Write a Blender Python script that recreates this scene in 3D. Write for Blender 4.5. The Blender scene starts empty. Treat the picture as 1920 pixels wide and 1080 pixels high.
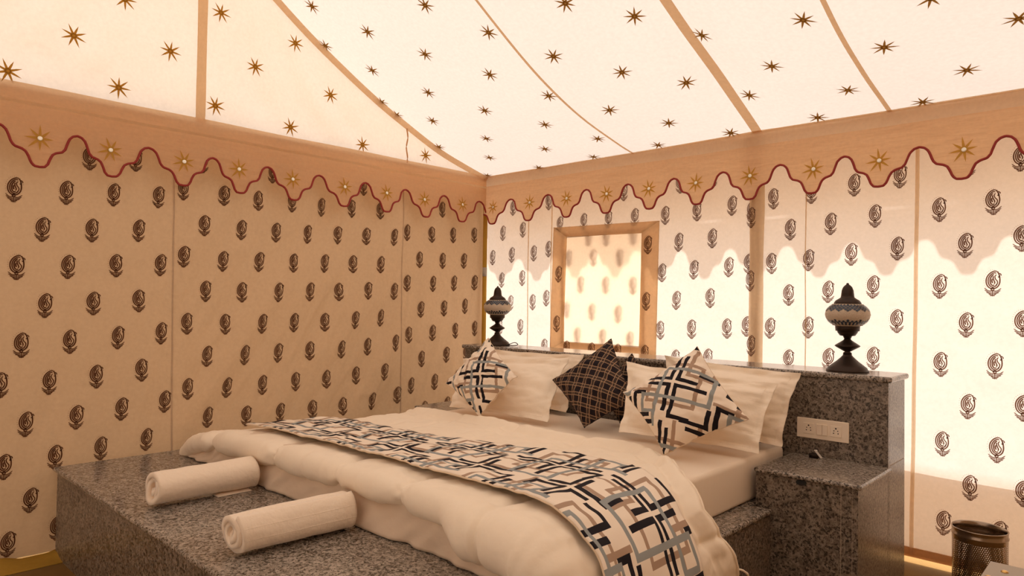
import bpy, math, random
import numpy as np
from mathutils import Vector, Matrix, noise
random.seed(7)
scene = bpy.context.scene
COL = scene.collection

# ------------------------------------------------------------------ camera
cam_data = bpy.data.cameras.new('camera')
cam_data.sensor_width = 36.0
cam_data.lens = 1280.65 / 1920 * 36.0
cam_data.clip_start = 0.02
cam = bpy.data.objects.new('camera', cam_data)
COL.objects.link(cam)
_yaw, _pit, _rol = (math.radians(a) for a in (43.29, 1.1937, 0.8028))
_fw = Vector((-math.sin(_yaw)*math.cos(_pit), math.cos(_yaw)*math.cos(_pit), math.sin(_pit)))
_r = Vector((math.cos(_yaw), math.sin(_yaw), 0)); _u = _r.cross(_fw)
_R = _r*math.cos(_rol) + _u*math.sin(_rol); _U = _u*math.cos(_rol) - _r*math.sin(_rol)
cam.matrix_world = Matrix.Translation((3.8185, -3.7429, 1.2493)) @ Matrix((_R, _U, -_fw)).transposed().to_4x4()
scene.camera = cam

# ------------------------------------------------------------------ sky, sun, exposure
world = bpy.data.worlds.new('sky'); scene.world = world; world.use_nodes = True
bg = world.node_tree.nodes['Background']
bg.inputs['Color'].default_value = (1.0, 0.955, 0.90, 1)
bg.inputs['Strength'].default_value = 3.0
sun_data = bpy.data.lights.new('sun', 'SUN'); sun_data.energy = 6.8; sun_data.angle = math.radians(1.6)
sun_data.color = (1.0, 0.95, 0.88)
sun = bpy.data.objects.new('sun', sun_data); COL.objects.link(sun)
sun.location = (2.5, 6, 7)
sun.rotation_euler = Vector((0.12, 1.0, 1.0)).to_track_quat('Z', 'Y').to_euler()
scene.view_settings.view_transform = 'Standard'
scene.view_settings.look = 'None'
scene.view_settings.gamma = 1.0
scene.view_settings.use_curve_mapping = False
scene.view_settings.exposure = 0.52
scene.cycles.max_bounces = 14
scene.cycles.diffuse_bounces = 10
scene.cycles.transmission_bounces = 10
scene.cycles.use_denoising = True

# ------------------------------------------------------------------ helpers
def mesh_obj(name, V, F, mat=None, parent=None, smooth=True, uv=None):
    me = bpy.data.meshes.new(name)
    me.from_pydata([tuple(map(float, v)) for v in V], [], F)
    if uv is not None:
        l = me.uv_layers.new(name='UVMap')
        idx = np.empty(len(me.loops), dtype=np.int32); me.loops.foreach_get('vertex_index', idx)
        l.data.foreach_set('uv', np.asarray(uv, dtype=np.float32)[idx].ravel())
    if smooth: me.polygons.foreach_set('use_smooth', [True]*len(me.polygons))
    if mat: me.materials.append(mat)
    me.update()
    o = bpy.data.objects.new(name, me); COL.objects.link(o)
    if parent: o.parent = parent
    return o

def share(name, me, M, parent=None):
    o = bpy.data.objects.new(name, me); COL.objects.link(o)
    o.matrix_world = M
    if parent:
        o.parent = parent; o.matrix_parent_inverse = parent.matrix_world.inverted()
    return o

def thing(name, loc=(0, 0, 0)):
    o = bpy.data.objects.new(name, None); o.empty_display_size = .05; COL.objects.link(o)
    o.location = loc
    o.matrix_world = Matrix.Translation(loc)
    return o

def adopt(child, parent):
    child.parent = parent
    child.matrix_parent_inverse = parent.matrix_world.inverted()
    return child

def tag(o, label, cat, group=None):
    o['label'] = label; o['category'] = cat
    if group: o['group'] = group
    return o

def struct(o):
    o['kind'] = 'structure'; return o

class MB:
    """collects shapes in one mesh"""
    def __init__(s): s.V = []; s.F = []
    def add(s, V, F):
        b = len(s.V); s.V += [tuple(map(float, v)) for v in V]; s.F += [tuple(i+b for i in f) for f in F]; return s
    def box(s, x0, x1, y0, y1, z0, z1):
        V = [(x, y, z) for z in (z0, z1) for y in (y0, y1) for x in (x0, x1)]
        return s.add(V, [(0,2,3,1),(4,5,7,6),(0,1,5,4),(2,6,7,3),(0,4,6,2),(1,3,7,5)])
    def tube(s, P, r, n=8, closed=False, caps=True):
        P = [Vector(p) for p in P]; m = len(P); V = []; F = []
        up = Vector((0, 0, 1))
        for i, p in enumerate(P):
            a = P[i-1] if (i > 0 or closed) else P[i]
            b = P[(i+1) % m] if (i < m-1 or closed) else P[i]
            t = (b-a).normalized()
            e = t.cross(up)
            if e.length < 1e-3: e = t.cross(Vector((1, 0, 0)))
            e.normalize(); f = t.cross(e)
            rr = r[i] if hasattr(r, '__len__') else r
            for k in range(n):
                q = 2*math.pi*k/n
                V.append(p + (e*math.cos(q) + f*math.sin(q))*rr)
        for i in range(m if closed else m-1):
            j = (i+1) % m
            for k in range(n):
                l = (k+1) % n
                F.append((i*n+k, i*n+l, j*n+l, j*n+k))
        if caps and not closed:
            F.append(tuple(range(n))[::-1]); F.append(tuple((m-1)*n+k for k in range(n)))
        return s.add(V, F)
    def lathe(s, prof, c=(0, 0, 0), n=40, capb=True, capt=True):
        V = []; F = []; m = len(prof)
        for r, z in prof:
            for k in range(n):
                q = 2*math.pi*k/n; V.append((c[0]+r*math.cos(q), c[1]+r*math.sin(q), c[2]+z))
        for i in range(m-1):
            for k in range(n):
                l = (k+1) % n; F.append((i*n+k, i*n+l, (i+1)*n+l, (i+1)*n+k))
        if capb: F.append(tuple(range(n))[::-1])
        if capt: F.append(tuple((m-1)*n+k for k in range(n)))
        return s.add(V, F)
    def build(s, name, mat, parent=None, smooth=False, bevel=0, seg=2, uv=None):
        o = mesh_obj(name, s.V, s.F, mat, None, smooth, uv)
        if parent: adopt(o, parent)
        if bevel:
            b = o.modifiers.new('bevel', 'BEVEL'); b.width = bevel; b.segments = seg; b.limit_method = 'ANGLE'; b.angle_limit = math.radians(40)
        return o

def grid(nu, nv, fn):
    """fn(i/nu, j/nv) -> point"""
    V = [fn(i/nu, j/nv) for j in range(nv+1) for i in range(nu+1)]
    F = [(j*(nu+1)+i, j*(nu+1)+i+1, (j+1)*(nu+1)+i+1, (j+1)*(nu+1)+i) for j in range(nv) for i in range(nu)]
    return V, F

def rounded_box(name, x0, x1, y0, y1, z0, z1, mat, parent=None, bev=0.004, seg=2):
    return MB().box(x0, x1, y0, y1, z0, z1).build(name, mat, parent, False, bev, seg)

def catmull(P, n=5, closed=False):
    P = [np.array(p, float) for p in P]; out = []
    m = len(P)
    for i in range(m if closed else m-1):
        p1, p2 = P[i], P[(i+1) % m]
        p0 = P[i-1] if (i > 0 or closed) else 2*p1-p2
        p3 = P[(i+2) % m] if (i+2 < m or closed) else 2*p2-p1
        for k in range(n):
            t = k/n
            out.append(.5*((2*p1)+(p2-p0)*t+(2*p0-5*p1+4*p2-p3)*t*t+(3*p1-p0-3*p2+p3)*t**3))
    if not closed: out.append(P[-1])
    return out

def nz(x, y, z=0.0): return noise.noise(Vector((x, y, z)))
def sstep(a, b, x):
    t = min(1, max(0, (x-a)/(b-a))); return t*t*(3-2*t)

# ------------------------------------------------------------------ materials
class NT:
    def __init__(s, name):
        s.m = bpy.data.materials.new(name); s.m.use_nodes = True
        s.t = s.m.node_tree; s.t.nodes.clear()
        s.out = s.t.nodes.new('ShaderNodeOutputMaterial')
    def n(s, typ, **kw):
        nd = s.t.nodes.new(typ)
        for k, v in kw.items():
            if k.startswith('i_'):
                key = k[2:].replace('_', ' ')
                key = int(key) if key.isdigit() else key
                if hasattr(v, 'is_linked') or hasattr(v, 'links'): s.t.links.new(v, nd.inputs[key])
                else: nd.inputs[key].default_value = v
            else: setattr(nd, k, v)
        return nd
    def link(s, a, b): s.t.links.new(a, b)
    def math(s, op, a, b=None, c=None):
        nd = s.t.nodes.new('ShaderNodeMath'); nd.operation = op
        for i, v in enumerate((a, b, c)):
            if v is None: continue
            if isinstance(v, (int, float)): nd.inputs[i].default_value = v
            else: s.t.links.new(v, nd.inputs[i])
        return nd.outputs[0]
    def mix(s, f, a, b):
        nd = s.t.nodes.new('ShaderNodeMix'); nd.data_type = 'RGBA'
        for k, v in ((0, f), (6, a), (7, b)):
            if isinstance(v, (int, float, tuple)): nd.inputs[k].default_value = v if not isinstance(v, tuple) else (*v[:3], 1)
            else: s.t.links.new(v, nd.inputs[k])
        return nd.outputs[2]
    def coord(s, which='Object'): return s.n('ShaderNodeTexCoord').outputs[which]
    def noise(s, vec, scale, detail=3, rough=.5):
        nd = s.n('ShaderNodeTexNoise'); nd.inputs['Scale'].default_value = scale
        nd.inputs['Detail'].default_value = detail; nd.inputs['Roughness'].default_value = rough
        s.link(vec, nd.inputs['Vector']); return nd.outputs[0]
    def bump(s, h, strength=.3, dist=.01, normal=None):
        nd = s.n('ShaderNodeBump'); nd.inputs['Strength'].default_value = strength; nd.inputs['Distance'].default_value = dist
        s.link(h, nd.inputs['Height'])
        if normal is not None: s.link(normal, nd.inputs['Normal'])
        return nd.outputs[0]

def cloth_translucent(name, refl, trans, fac=.5, wrinkle=.35, wscale=6.0, weave=True, stretch=(1, 1, 1)):
    """thin cloth: reflects `refl`, lets light through tinted `trans`"""
    t = NT(name); co = t.coord('Object')
    mp = t.n('ShaderNodeMapping'); t.link(co, mp.inputs['Vector']); mp.inputs['Scale'].default_value = stretch
    n1 = t.noise(mp.outputs[0], wscale, 3, .45)
    n2 = t.noise(mp.outputs[0], wscale*4.5, 3, .5)
    h = t.math('ADD', t.math('MULTIPLY', n1, 1.0), t.math('MULTIPLY', n2, .08))
    nrm = t.bump(h, wrinkle, .03)
    slub = t.noise(co, 55, 2, .6)
    k = t.math('MULTIPLY_ADD', slub, .16, .92)
    rc = t.mix(1.0, refl, refl); 
    d = t.n('ShaderNodeBsdfDiffuse'); tr = t.n('ShaderNodeBsdfTranslucent')
    for node, colr in ((d, refl), (tr, trans)):
        mm = t.n('ShaderNodeVectorMath', operation='SCALE'); mm.inputs[0].default_value = colr
        t.link(k, mm.inputs['Scale']); t.link(mm.outputs[0], node.inputs['Color']); t.link(nrm, node.inputs['Normal'])
    mx = t.n('ShaderNodeMixShader'); mx.inputs[0].default_value = fac
    t.link(d.outputs[0], mx.inputs[1]); t.link(tr.outputs[0], mx.inputs[2]); t.link(mx.outputs[0], t.out.inputs[0])
    return t.m

def flat_mat(name, col, rough=.6, metal=0.0, spec=.5, bumpscale=0, bumpstr=.1):
    t = NT(name)
    b = t.n('ShaderNodeBsdfPrincipled'); b.inputs['Base Color'].default_value = (*col, 1)
    b.inputs['Roughness'].default_value = rough; b.inputs['Metallic'].default_value = metal
    b.inputs['Specular IOR Level'].default_value = spec
    if bumpscale:
        t.link(t.bump(t.noise(t.coord(), bumpscale, 4), bumpstr, .005), b.inputs['Normal'])
    t.link(b.outputs[0], t.out.inputs[0]); return t.m

def cloth_mat(name, col, wscale=14, wstr=.35, fuzz=.2, stripes=0):
    t = NT(name); co = t.coord()
    n1 = t.noise(co, wscale, 3, .5); n2 = t.noise(co, wscale*5, 2, .5)
    h = t.math('ADD', n1, t.math('MULTIPLY', n2, .10))
    if stripes:
        w = t.n('ShaderNodeTexWave'); w.wave_type = 'BANDS'; w.bands_direction = 'Y'; w.inputs['Scale'].default_value = stripes
        t.link(co, w.inputs['Vector']); h = t.math('ADD', h, t.math('MULTIPLY', w.outputs[1], .12))
    b = t.n('ShaderNodeBsdfPrincipled'); b.inputs['Base Color'].default_value = (*col, 1)
    b.inputs['Roughness'].default_value = .85; b.inputs['Specular IOR Level'].default_value = .2
    b.inputs['Sheen Weight'].default_value = fuzz
    t.link(t.bump(h, wstr, .012), b.inputs['Normal']); t.link(b.outputs[0], t.out.inputs[0]); return t.m

def granite_mat(name, base=(.160, .126, .097), light=(.285, .235, .190), dark=(.020, .015, .011), rough=.28, sc=1.0):
    t = NT(name); co = t.coord()
    a = t.noise(co, 100*sc, 3, .62); b_ = t.noise(co, 60*sc, 2, .5); c = t.noise(co, 190*sc, 2, .5)
    r1 = t.n('ShaderNodeMapRange'); r1.inputs[1].default_value = .53; r1.inputs[2].default_value = .58; t.link(a, r1.inputs[0])
    r2 = t.n('ShaderNodeMapRange'); r2.inputs[1].default_value = .40; r2.inputs[2].default_value = .62; t.link(b_, r2.inputs[0])
    r3 = t.n('ShaderNodeMapRange'); r3.inputs[1].default_value = .56; r3.inputs[2].default_value = .62; t.link(c, r3.inputs[0])
    colr = t.mix(r2.outputs[0], base, light)
    colr = t.mix(t.math('MULTIPLY', r3.outputs[0], .55), colr, dark)
    colr = t.mix(t.math('MULTIPLY', r1.outputs[0], .9), colr, dark)
    p = t.n('ShaderNodeBsdfPrincipled'); t.link(colr, p.inputs['Base Color']); p.inputs['Roughness'].default_value = rough
    t.link(p.outputs[0], t.out.inputs[0]); return t.m

def print_ink(name, refl, trans, fac=.45):
    t = NT(name)
    d = t.n('ShaderNodeBsdfDiffuse'); d.inputs[0].default_value = (*refl, 1)
    tr = t.n('ShaderNodeBsdfTranslucent'); tr.inputs[0].default_value = (*trans, 1)
    mx = t.n('ShaderNodeMixShader'); mx.inputs[0].default_value = fac
    t.link(d.outputs[0], mx.inputs[1]); t.link(tr.outputs[0], mx.inputs[2]); t.link(mx.outputs[0], t.out.inputs[0])
    return t.m

def lattice_mat(name, tile=.24, rot=0.0, off=(0, 0)):
    """white cloth printed with crossing black, tan and grey-blue right-angled lines (UV in metres)"""
    t = NT(name)
    mp = t.n('ShaderNodeMapping'); t.link(t.coord('UV'), mp.inputs['Vector'])
    mp.inputs['Rotation'].default_value = (0, 0, rot); mp.inputs['Scale'].default_value = (12/tile, 12/tile, 1)
    mp.inputs['Location'].default_value = (off[0], off[1], 0)
    sp = t.n('ShaderNodeSeparateXYZ'); t.link(mp.outputs[0], sp.inputs[0])
    X = t.math('FLOORED_MODULO', sp.outputs[0], 12.0); Y = t.math('FLOORED_MODULO', sp.outputs[1], 12.0)
    def rects(lines, w):
        out = []
        for L in lines:
            for (x0, y0), (x1, y1) in zip(L[:-1], L[1:]):
                a, b_ = min(x0, x1)-w/2, max(x0, x1)+w/2; c, d = min(y0, y1)-w/2, max(y0, y1)+w/2
                for sx in (-12, 0, 12):
                    for sy in (-12, 0, 12):
                        A, B, C_, D = max(0, a+sx), min(12, b_+sx), max(0, c+sy), min(12, d+sy)
                        if B-A > .01 and D-C_ > .01: out.append((A, B, C_, D))
        return out
    def mask(lines, w):
        acc = None
        for A, B, C_, D in rects(lines, w):
            f = t.math('MULTIPLY', t.math('COMPARE', X, (A+B)/2, (B-A)/2), t.math('COMPARE', Y, (C_+D)/2, (D-C_)/2))
            acc = f if acc is None else t.math('MAXIMUM', acc, f)
        return acc
    tan = [[(2.7, 2.7), (9.4, 2.7), (9.4, 9.4), (2.7, 9.4), (2.7, 2.7)], [(0, 10.9), (4.4, 10.9), (4.4, 7.6), (0, 7.6)], [(7.7, 0), (7.7, 4.1), (12, 4.1)]]
    black = [[(6.55, 10.4), (6.55, 6.55), (11.3, 6.55), (11.3, 9.0)], [(5.5, 8.9), (5.5, 6.55), (1.3, 6.55)],
             [(.4, 5.5), (5.5, 5.5), (5.5, 1.2), (3.2, 1.2)], [(6.55, 2.6), (6.55, 5.5), (10.4, 5.5)],
             [(.5, 3.9), (.5, .5), (2.4, .5)], [(-.5, 3.1), (-.5, .5), (-3.8, .5), (-3.8, 2.0)], [(-.5, -3.6), (-.5, -.5), (-2.8, -.5)], [(.5, -2.6), (.5, -.5), (4.0, -.5), (4.0, -2.6)]]
    grey = [[(3.6, 11.3), (3.6, 4.2), (8.5, 4.2), (8.5, 11.3), (3.6, 11.3)], [(8.5, 4.2), (8.5, 1.9), (10.9, 1.9), (10.9, 4.2), (8.5, 4.2)], [(10.9, 4.2), (12.9, 4.2)]]
    base = (.88, .77, .64)
    c = t.mix(mask(tan, .54), base, (.42, .29, .205))
    c = t.mix(mask(black, .60), c, (.012, .009, .013))
    c = t.mix(mask(grey, .54), c, (.30, .32, .315))
    b = t.n('ShaderNodeBsdfPrincipled'); t.link(c, b.inputs['Base Color']); b.inputs['Roughness'].default_value = .8
    b.inputs['Specular IOR Level'].default_value = .2
    t.link(t.bump(t.noise(t.coord(), 25, 4), .2, .008), b.inputs['Normal'])
    t.link(b.outputs[0], t.out.inputs[0]); return t.m

def plaid_mat(name, period=.05, rot=0.0):
    t = NT(name)
    mp = t.n('ShaderNodeMapping'); t.link(t.coord('UV'), mp.inputs['Vector']); mp.inputs['Rotation'].default_value = (0, 0, rot)
    mp.inputs['Scale'].default_value = (1/period, 1/period, 1)
    sp = t.n('ShaderNodeSeparateXYZ'); t.link(mp.outputs[0], sp.inputs[0])
    lines = band = None
    for o in (sp.outputs[0], sp.outputs[1]):
        m = t.math('FLOORED_MODULO', o, 1.0)
        f = t.math('MAXIMUM', t.math('COMPARE', m, .34, .035), t.math('COMPARE', m, .66, .035))
        g = t.math('COMPARE', m, .5, .17)
        lines = f if lines is None else t.math('MAXIMUM', lines, f)
        band = g if band is None else t.math('MAXIMUM', band, g)
    c = t.mix(band, (.014, .009, .012), (.05, .034, .028))
    c = t.mix(lines, c, (.34, .22, .135))
    b = t.n('ShaderNodeBsdfPrincipled'); t.link(c, b.inputs['Base Color']); b.inputs['Roughness'].default_value = .8
    b.inputs['Specular IOR Level'].default_value = .2
    t.link(b.outputs[0], t.out.inputs[0]); return t.m

M = {}
M['roof'] = cloth_translucent('thin_roof_cotton', (.58, .44, .31), (.268, .234, .212), .5, .35, 3.0)
M['gable'] = cloth_translucent('thin_gable_cotton', (.58, .44, .31), (.405, .355, .312), .60, .8, 3.0)
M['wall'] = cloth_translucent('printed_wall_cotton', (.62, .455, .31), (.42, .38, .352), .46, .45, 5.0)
M['wall_shaded'] = cloth_translucent('shaded_wall_cotton', (.53, .385, .258), (.46, .28, .14), .08, .75, 4.0)  # low transmission puts the shade outside the left wall into its cloth
M['wall_dark'] = cloth_translucent('light_cutting_canvas', (.50, .35, .22), (.3, .2, .1), .10, .4, 4.0)  # cloth darkened on the unseen right wall to cut its fill light
M['valance'] = cloth_translucent('doubled_valance_cotton', (.74, .53, .34), (.95, .69, .45), .56, .35, 5.0, stretch=(1, 1, 4))
M['outer'] = cloth_translucent('outer_canvas', (.55, .44, .33), (.85, .68, .52), .55, .2, 4.0)
M['tape'] = cloth_translucent('seam_tape_canvas', (.60, .41, .25), (.82, .56, .33), .55, .3, 20.0)
M['border'] = cloth_translucent('window_border_cotton', (.72, .54, .35), (.95, .78, .58), .66, .5, 8.0)
M['sunlit_header'] = cloth_translucent('sunlit_header_cotton', (.6, .48, .35), (.97, .86, .72), .88, .3, 5.0)
M['net'] = cloth_translucent('window_lining_muslin', (.6, .5, .4), (.86, .78, .69), .72, .2, 5.0)
M['flap'] = cloth_translucent('window_flap_cotton', (.6, .48, .35), (.60, .525, .45), .70, .2, 5.0)
M['ink'] = print_ink('brown_block_print', (.045, .024, .018), (.34, .17, .11))
M['ink_blur'] = print_ink('faded_block_print', (.16, .08, .04), (.30, .15, .07))
M['star_roof'] = print_ink('gold_star_applique', (.30, .15, .03), (.34, .17, .04), .5)
M['star_gable'] = print_ink('amber_star_applique', (.42, .20, .03), (.42, .20, .03), .5)
M['star_val'] = print_ink('yellow_star_applique', (.60, .36, .08), (.55, .32, .07), .45)
M['bead'] = flat_mat('mirror_bead', (.9, .85, .75), .2, .3)
M['piping'] = flat_mat('red_piping', (.27, .018, .012), .7)
M['ochre'] = cloth_translucent('ochre_canvas', (.55, .33, .06), (.5, .28, .04), .3, .4, 6.0)
M['granite'] = granite_mat('speckled_granite')
M['granite_lit_top'] = granite_mat('polished_granite_lit_top', (.245, .205, .167), (.40, .345, .29), rough=.16)  # polished slabs, tone lightened to put the sheen of the tops into colour
M['grout'] = flat_mat('beige_grout', (.38, .31, .24), .9)
M['sheet'] = cloth_mat('satin_stripe_sheet', (.84, .72, .58), 6, .25, .1, 26)
M['quilt'] = cloth_mat('cream_quilt_cotton', (.90, .79, .64), 8, .7, .05)
M['undersheet'] = cloth_mat('beige_sheet_cotton', (.74, .60, .46), 9, .6, .1)
M['pillow'] = cloth_mat('white_pillow_cotton', (.90, .80, .66), 13, .45, .1)
M['towel'] = cloth_mat('terry_towel', (.88, .75, .60), 60, .3, .4)
M['lattice_runner'] = lattice_mat('lattice_print_runner', .42, 0, (2, 1))
M['lattice_cushion'] = lattice_mat('lattice_print_cushion', .335, math.radians(45), (6, 5))
M['lattice_cushion2'] = lattice_mat('lattice_print_cushion_b', .35, math.radians(45), (8, 7))
M['plaid'] = plaid_mat('plaid_print', .050, math.radians(45))
M['cushion_back'] = cloth_mat('plain_cushion_cotton', (.72, .58, .42), 12, .3)
M['bronze'] = flat_mat('dark_bronze', (.030, .016, .009), .42, .55, .5, 30, .05)
M['shade'] = flat_mat('beaded_glass_shade', (.52, .42, .32), .55, 0, .5, 260, .6)
M['bluetile'] = flat_mat('blue_glass_tile', (.020, .035, .060), .12)
M['plastic'] = flat_mat('cream_plastic', (.86, .75, .61), .35)
M['black'] = flat_mat('black_rubber', (.01, .009, .008), .6)
M['steel'] = flat_mat('brushed_steel', (.34, .27, .21), .25, 1.0)
M['pale_wood'] = flat_mat('pale_painted_wood', (.42, .36, .29), .6, 0, .3, 14, .15)
M['brass'] = flat_mat('brass', (.75, .48, .18), .3, 1.0)
M['white'] = flat_mat('white_paper', (.85, .82, .78), .7)

# ------------------------------------------------------------------ floor and ground
def floor_material():
    t = NT('ochre_durrie_floor'); co = t.coord()
    n1 = t.noise(co, 8, 4); n2 = t.noise(co, 120, 2)
    c = t.mix(n1, (.17, .095, .03), (.24, .14, .045))
    b = t.n('ShaderNodeBsdfPrincipled'); t.link(c, b.inputs['Base Color']); b.inputs['Roughness'].default_value = .9; b.inputs['Specular IOR Level'].default_value = .05
    t.link(t.bump(n2, .4, .004), b.inputs['Normal']); t.link(b.outputs[0], t.out.inputs[0]); return t.m
M['floor'] = floor_material()
M['sand'] = flat_mat('sandy_ground', (.52, .40, .28), .95, 0, .1, 3, .3)
XR, YF, RS = 4.4, -4.42, 2.21            # right wall, front wall, ridge distance from the back eave
WL, WB = -.078, .07                        # left and back wall planes

struct(MB().box(-.25, 4.6, -4.6, .2, -.06, 0).build('floor', M['floor']))
gr = struct(mesh_obj('ground', [(-30, -30, -.07), (30, -30, -.07), (30, 30, -.07), (-30, 30, -.07)], [(0, 1, 2, 3)], M['sand'], None, False))

# ------------------------------------------------------------------ roof
RX = [-.5, 0, .7, 1.367, 2.0, 2.19, 2.38, 2.864, 3.6, 4.4, 5]
RC = [(.205, .152, -.0045)]*2 + [(.15, .155, .008), (.13, .15, .012), (.33, .02, .038), (.5, -.15, .073), (.33, -.03, .05), (.19, 0, .068), (.2, 0, .066), (.3, .05, .04), (.3, .05, .04)]
def roof_z(x, s):
    a, b, c = (float(np.interp(x, RX, [k[i] for k in RC])) for i in range(3))
    if s < 0: return 2.225 + .26*s
    return 2.225 + a*s + b*s*s + c*s**3
def roof_p(x, s, lift=0.0):
    """s = distance from the back eave towards the ridge; past the ridge it comes down again"""
    ss = s if s <= RS else 2*RS - s
    w = .010*nz(x*1.3, s*2.2, 3.1)*sstep(0, .3, ss) + .006*nz(x*4 + s*1.5, s*1.2, 8.)*sstep(0, .25, ss)
    return (x, -s, roof_z(x, ss) + w - lift)
EAVE = -.43
V, F = grid(120, 110, lambda i, j: roof_p(-.03 + i*(XR + .06), EAVE + j*(2*RS - 2*EAVE)))
ceiling = struct(mesh_obj('ceiling', V, F, M['roof']))

def strip_on(fn, path, width, lift, name, mat, parent):
    """ribbon following a surface: path gives (a, b, across_a, across_b)"""
    V = []; n = len(path)
    for a, b, da, db in path:
        V.append(fn(a - da*width/2, b - db*width/2, lift)); V.append(fn(a + da*width/2, b + db*width/2, lift))
    F = [(2*i, 2*i+1, 2*i+3, 2*i+2) for i in range(n-1)]
    return adopt(mesh_obj(name, V, F, mat), parent)
for x, w, nm in ((2.19, .055, 'rib_tape'), (1.367, .016, 'seam_tape'), (2.864, .022, 'seam_tape'), (3.62, .016, 'seam_tape')):
    strip_on(roof_p, [(x, .0 + 2*RS*k/90, 1, 0) for k in range(91)], w, .006, nm, M['tape'], ceiling)
# gable edge tape hangs where roof and gable meet
V = []
for k in range(91):
    s = 2*RS*k/90; p = roof_p(.004, s, .006)
    V += [(p[0], p[1], p[2] - .03), (p[0] + .03, p[1], p[2] + .002)]
adopt(mesh_obj('gable_edge_tape', V, [(2*i, 2*i+1, 2*i+3, 2*i+2) for i in range(90)], M['tape']), ceiling)
strip_on(roof_p, [(x, .012, 0, 1) for x in np.linspace(0, XR, 60)], .035, .007, 'eave_tape', M['tape'], ceiling)

# ------------------------------------------------------------------ walls
def wl_d(y, z):
    """folds of the left wall cloth"""
    p2 = sstep(-2.35, -2.15, y)*(1 - sstep(-.85, -.7, y))
    d = .010*nz(y*1.6 + 2, z*.9, 1.0) + .006*nz(y*4, z*2, 2.)
    q = y*1.0 - z*.62
    d += p2*(.030*nz(q*4.0, (y+z)*.6, 4.) + .028*(.35 - abs(nz(q*5.5, (y+z)*.8, 14.))) + .010*(.3 - abs(nz(q*13, (y+z)*1.5, 7.))))
    d += (1-p2)*(.014*nz(y*7 - z*1.2, z*.8, 5.) + .012*(.3 - abs(nz(y*9 - z*2.5, z*1.1, 15.))))
    d += .012*sstep(.5, 0, z)*nz(y*2.5, z*6, 9.)
    return min(d, .014) if z < .6 else d
def wl_p(y, z, lift=0.0): return (WL + wl_d(y, z) + lift, y, z)
V, F = grid(320, 130, lambda i, j: wl_p(YF + i*(-YF + WB), .015 + j*2.20))
wall_left = struct(mesh_obj('wall_left', V, F, M['wall_shaded']))

WX0, WX1, WZ0, WZ1 = .742, 1.385, .975, 1.715      # window opening
def wb_d(x, z): return .008*nz(x*2.0, z*1.0, 11.) + .004*nz(x*6, z*1.5, 12.)
def wb_p(x, z, lift=0.0): return (x, WB + wb_d(x, z) - lift, z)
NX, NZ = 190, 100
xs = [WL + (XR - WL)*i/NX for i in range(NX+1)]; zs = [.035 + 2.17*j/NZ for j in range(NZ+1)]
def snap(L, vals):
    for v in vals:
        k = min(range(len(L)), key=lambda i: abs(L[i]-v)); L[k] = v
snap(xs, (WX0, WX1)); snap(zs, (WZ0, WZ1))
V = [wb_p(x, z) for z in zs for x in xs]
F = [(j*(NX+1)+i, j*(NX+1)+i+1, (j+1)*(NX+1)+i+1, (j+1)*(NX+1)+i) for j in range(NZ) for i in range(NX)
     if not (WX0-1e-6 <= (xs[i]+xs[i+1])/2 <= WX1+1e-6 and WZ0-1e-6 <= (zs[j]+zs[j+1])/2 <= WZ1+1e-6)]
wall_back = struct(mesh_obj('wall_back', V, F, M['wall']))
for nm, fn in (('wall_right', lambda i, j: (XR + .01*nz(i*8, j*3, 21.), WB + i*(YF - WB), .02 + j*2.2)),
               ('wall_front', lambda i, j: (WL + i*(XR - WL), YF + .01*nz(i*8, j*3, 22.), .02 + j*2.2))):
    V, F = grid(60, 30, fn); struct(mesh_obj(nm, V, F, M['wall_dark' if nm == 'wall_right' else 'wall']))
# gables above the side walls
def gable(x0, sgn, nm):
    def fn(i, j):
        y = -2*RS*i; ss = min(-y, 2*RS + y); top = roof_z(max(x0, 0), ss) - .004
        z = 2.20 + (top - 2.20)*j
        d = .018*nz(y*1.2 + z*.8, z*1.5, 31.) + .018*nz((y + 2.2)*(1.2 + (z-2.2)*1.5)*3, z*.8, 32.)
        return (x0 - sgn*(.012 - d*sstep(0, .2, z-2.2)*sstep(0, .25, top-z+.05)), y, z)
    V, F = grid(150, 40, fn); return struct(mesh_obj(nm, V, F, M['gable']))
wall_gable = gable(0, 1, 'wall_left_gable'); gable(XR, -1, 'wall_right_gable')
V = []
for k in range(31):
    z = 2.21 + 1.16*k/30; w_ = .026 + .003*nz(z*4, 0, 33.)
    V += [(.006, -2.209 - w_, z), (.010, -2.209, z), (.006, -2.209 + w_, z)]
adopt(mesh_obj('seam_tape', V, [(3*i+a, 3*i+a+1, 3*i+a+4, 3*i+a+3) for i in range(30) for a in (0, 1)], M['tape']), wall_gable)
pc = [(.004, -.787 + .006*math.sin(k*.9), 2.215 + .25*k/12) for k in range(13)]
adopt(MB().tube(pc, .005, 6).build('tie_cord', M['tape']), wall_gable)
# closing strips between wall tops and the gable / eave
adopt(MB().box(WL-.03, .0, YF, WB, 2.205, 2.212).build('eave_strip', M['outer']), wall_left)
adopt(MB().box(WL, XR, -.005, WB+.03, 2.205, 2.212).build('eave_strip', M['outer']), wall_back)

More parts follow.
